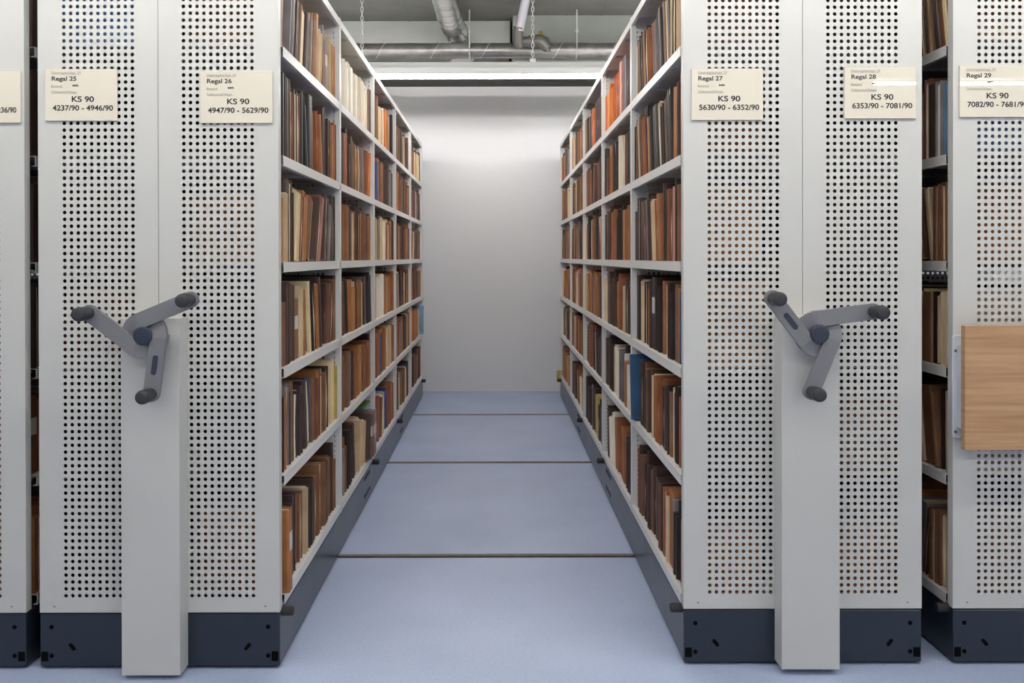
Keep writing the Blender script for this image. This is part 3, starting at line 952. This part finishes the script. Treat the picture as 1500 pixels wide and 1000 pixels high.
# only the ends of these rows can be seen: through the perforations and the narrow gaps
ENDB = ['k4 o3', 'k3 c1', 'o5_ b3', 'd4 c1', 'k5 c1', 'l5 k3']
ENDC = ['o5_ d3', 'b4_ c1', 'd4 c1', 'd3_ c1', 'k4 c1', 'k4 c1']
ENDA = ['o4 c1 o3', 'b5 o3', 'k3 c1 b3', 'd6 d4', 'd6^ o3', 'd5 c1 d3']
ENDD = ['b3 c3 b3 c1 g5\\', 'c2 k2 c2/ b5/ c2/ d3/', 'c4 k2 c3 b5 c2 k4', 'o2 b2 c1 c3/ b3/ c2/ g5/', 'l4 g1 w2 d4 b3 c1 k4', 'b3/ c2/ k3/ c2/ g3/ c2/ k3/']
rest = random.Random(99)
for lvl in range(6):
    for cab, side, e in (('B', -1, ENDB), ('C', 1, ENDC), ('A', 1, ENDA), ('D', -1, ENDD)):
        for bay in range(5):
            fill(cab, side, lvl, bay, (e[lvl] + ' ' if bay == 0 else '') + random_spec(rest, 14 if bay == 0 else 20))
    for cab, side in (('A', -1), ('D', 1)):  # unseen outer rows, added to keep room light out of the shelving
        for bay in range(5):
            fill(cab, side, lvl, bay, random_spec(rest, 20))

ORD = ['first', 'second', 'third', 'fourth', 'fifth', 'sixth', 'seventh', 'eighth', 'ninth', 'tenth', 'eleventh', 'twelfth', 'thirteenth', 'fourteenth',
       'fifteenth', 'sixteenth', 'seventeenth', 'eighteenth', 'nineteenth', 'twentieth', 'twenty-first', 'twenty-second', 'twenty-third', 'twenty-fourth',
       'twenty-fifth', 'twenty-sixth', 'twenty-seventh', 'twenty-eighth', 'twenty-ninth', 'thirtieth', 'thirty-first', 'thirty-second', 'thirty-third', 'thirty-fourth', 'thirty-fifth', 'thirty-sixth', 'thirty-seventh', 'thirty-eighth', 'thirty-ninth', 'fortieth']
SH = ['bottom shelf', 'second shelf up', 'third shelf up', 'fourth shelf up', 'fifth shelf up', 'top shelf']
PLACE = {('B', 1): ('left of aisle', True), ('C', -1): ('right of aisle', True), ('B', -1): ('behind holes left of left handle', False),
         ('C', 1): ('behind holes right of right handle', False), ('D', -1): ('in gap at right edge', False), ('A', 1): ('in narrow gap at left edge', False)}
BRIGHT = 'lBNyvGOp'

def lone(f):
    k = (f['cab'], f['side'])
    if k in (('B', 1), ('C', -1)):
        return f['bay'] < 2 or f['pro']
    if f['bay'] > 0: return False
    return f['idx'] < {('D', -1): 7, ('A', 1): 3, ('B', -1): 1, ('C', 1): 1}.get(k, 0)
single = set(); per_kind = {}
for i in sorted(range(len(ALL)), key=lambda i: (0 if ALL[i]['pro'] or ALL[i]['bay'] == 0 else 1, ALL[i]['y'])):
    if max(list(per_kind.values()) + [0]) >= 298: break
    if lone(ALL[i]):
        single.add(i); per_kind[ALL[i]['type']] = per_kind.get(ALL[i]['type'], 0) + 1
print('SINGLE', len(single))

NAMES = {'open': 'document_folder', 'bound': 'bound_file', 'bundle': 'paper_bundle'}
NOUN = {'open': 'folder', 'bound': 'file', 'bundle': 'paper bundle'}
stuff_cov = MB()
for i, f in enumerate(ALL):
    loc, rot = place(f)
    if i in single:
        root = empty(NAMES[f['type']], loc, rot)
        key = PLACE[(f['cab'], f['side'])]
        colour = COLORS[f['col']][0]
        lean = 'leaning ' if abs(f['lean']) > R(3.5) else ''
        if key[1]:
            tail = '%s, %s bay %s' % (SH[f['lvl']], ['near', 'second', 'third', 'fourth', 'far'][f['bay']], key[0])
        else:
            tail = '%s, %s' % (SH[f['lvl']], key[0])
        lab = '%s%s %s, %s from front, %s' % (lean, colour, NOUN[f['type']], ORD[f['idx']], tail)
        assert len(lab.split()) <= 16, lab
        tag(root, lab, {'open': 'folder', 'bound': 'file', 'bundle': 'papers'}[f['type']],
            'files on the %s, %s' % (SH[f['lvl']].replace(' up', ''), key[0]))
        c, p = MB(), MB()
        build_file(f, c, p)
        ci = CODES.index(f['col'])
        c.m = [0] * len(c.m)
        oc = obj('cover', c, CM[ci], root)
        if f['type'] == 'bound' and f['t'] > 0.03 and (f['pro'] and f['col'] in 'do' or f['seed'] % 7 == 0):
            lb = MB(); wl = f['t'] * 0.36; lb.box(-wl, wl, -0.0008, 0.0004, f['h'] * 0.5, f['h'] * 0.72)
            obj('sticker', lb, M['card'], oc, label='pale paper sticker')
        pi = {'c': 0, 'w': 1, 'b': 2}[f['page']]
        p.m = [0] * len(p.m)
        obj('papers', p, PM[pi], root)
    else:
        tmp = MB()
        build_file(f, tmp, tmp)
        mat = Matrix.Translation(loc) @ __import__('mathutils').Euler(rot).to_matrix().to_4x4()
        inv = Matrix.Rotation(-PI / 2, 4, 'Z')
        mm = inv @ mat
        b = len(stuff_cov.v)
        stuff_cov.v += [tuple(mm @ Vector(v)) for v in tmp.v]
        stuff_cov.f += [tuple(q + b for q in fc) for fc in tmp.f]
        stuff_cov.m += tmp.m; stuff_cov.t += tmp.t
o = obj('archive_files', stuff_cov, FM, rot=(0, 0, PI / 2))
tag(o, 'rows of brown and cream files packed into the farther bays beside the aisle', 'files', kind='stuff')

# ------------------------------------------------------------------ loose sheets and stickers
mb = MB(); mb.box(0.515, 0.60, 7.535, 7.5365, 0.135, 0.235)
tag(obj('paper_tag', mb, CM[CODES.index('y')]), 'pale yellow paper tag sticking out at the far bottom of Regal 27', 'paper')
mb = MB(); rnd = random.Random(4)
for k in range(3):
    mb.box(-0.86 + k * .004, -0.652, 4.31 - k * .003, 4.53, LV[0] + 0.262 + k * 0.004, LV[0] + 0.265 + k * 0.004)
tag(obj('green_folder', mb, CM[CODES.index('G')]), 'green folder lying flat on top of files, bottom shelf, Regal 26', 'folder')
print('FILES', len(ALL))
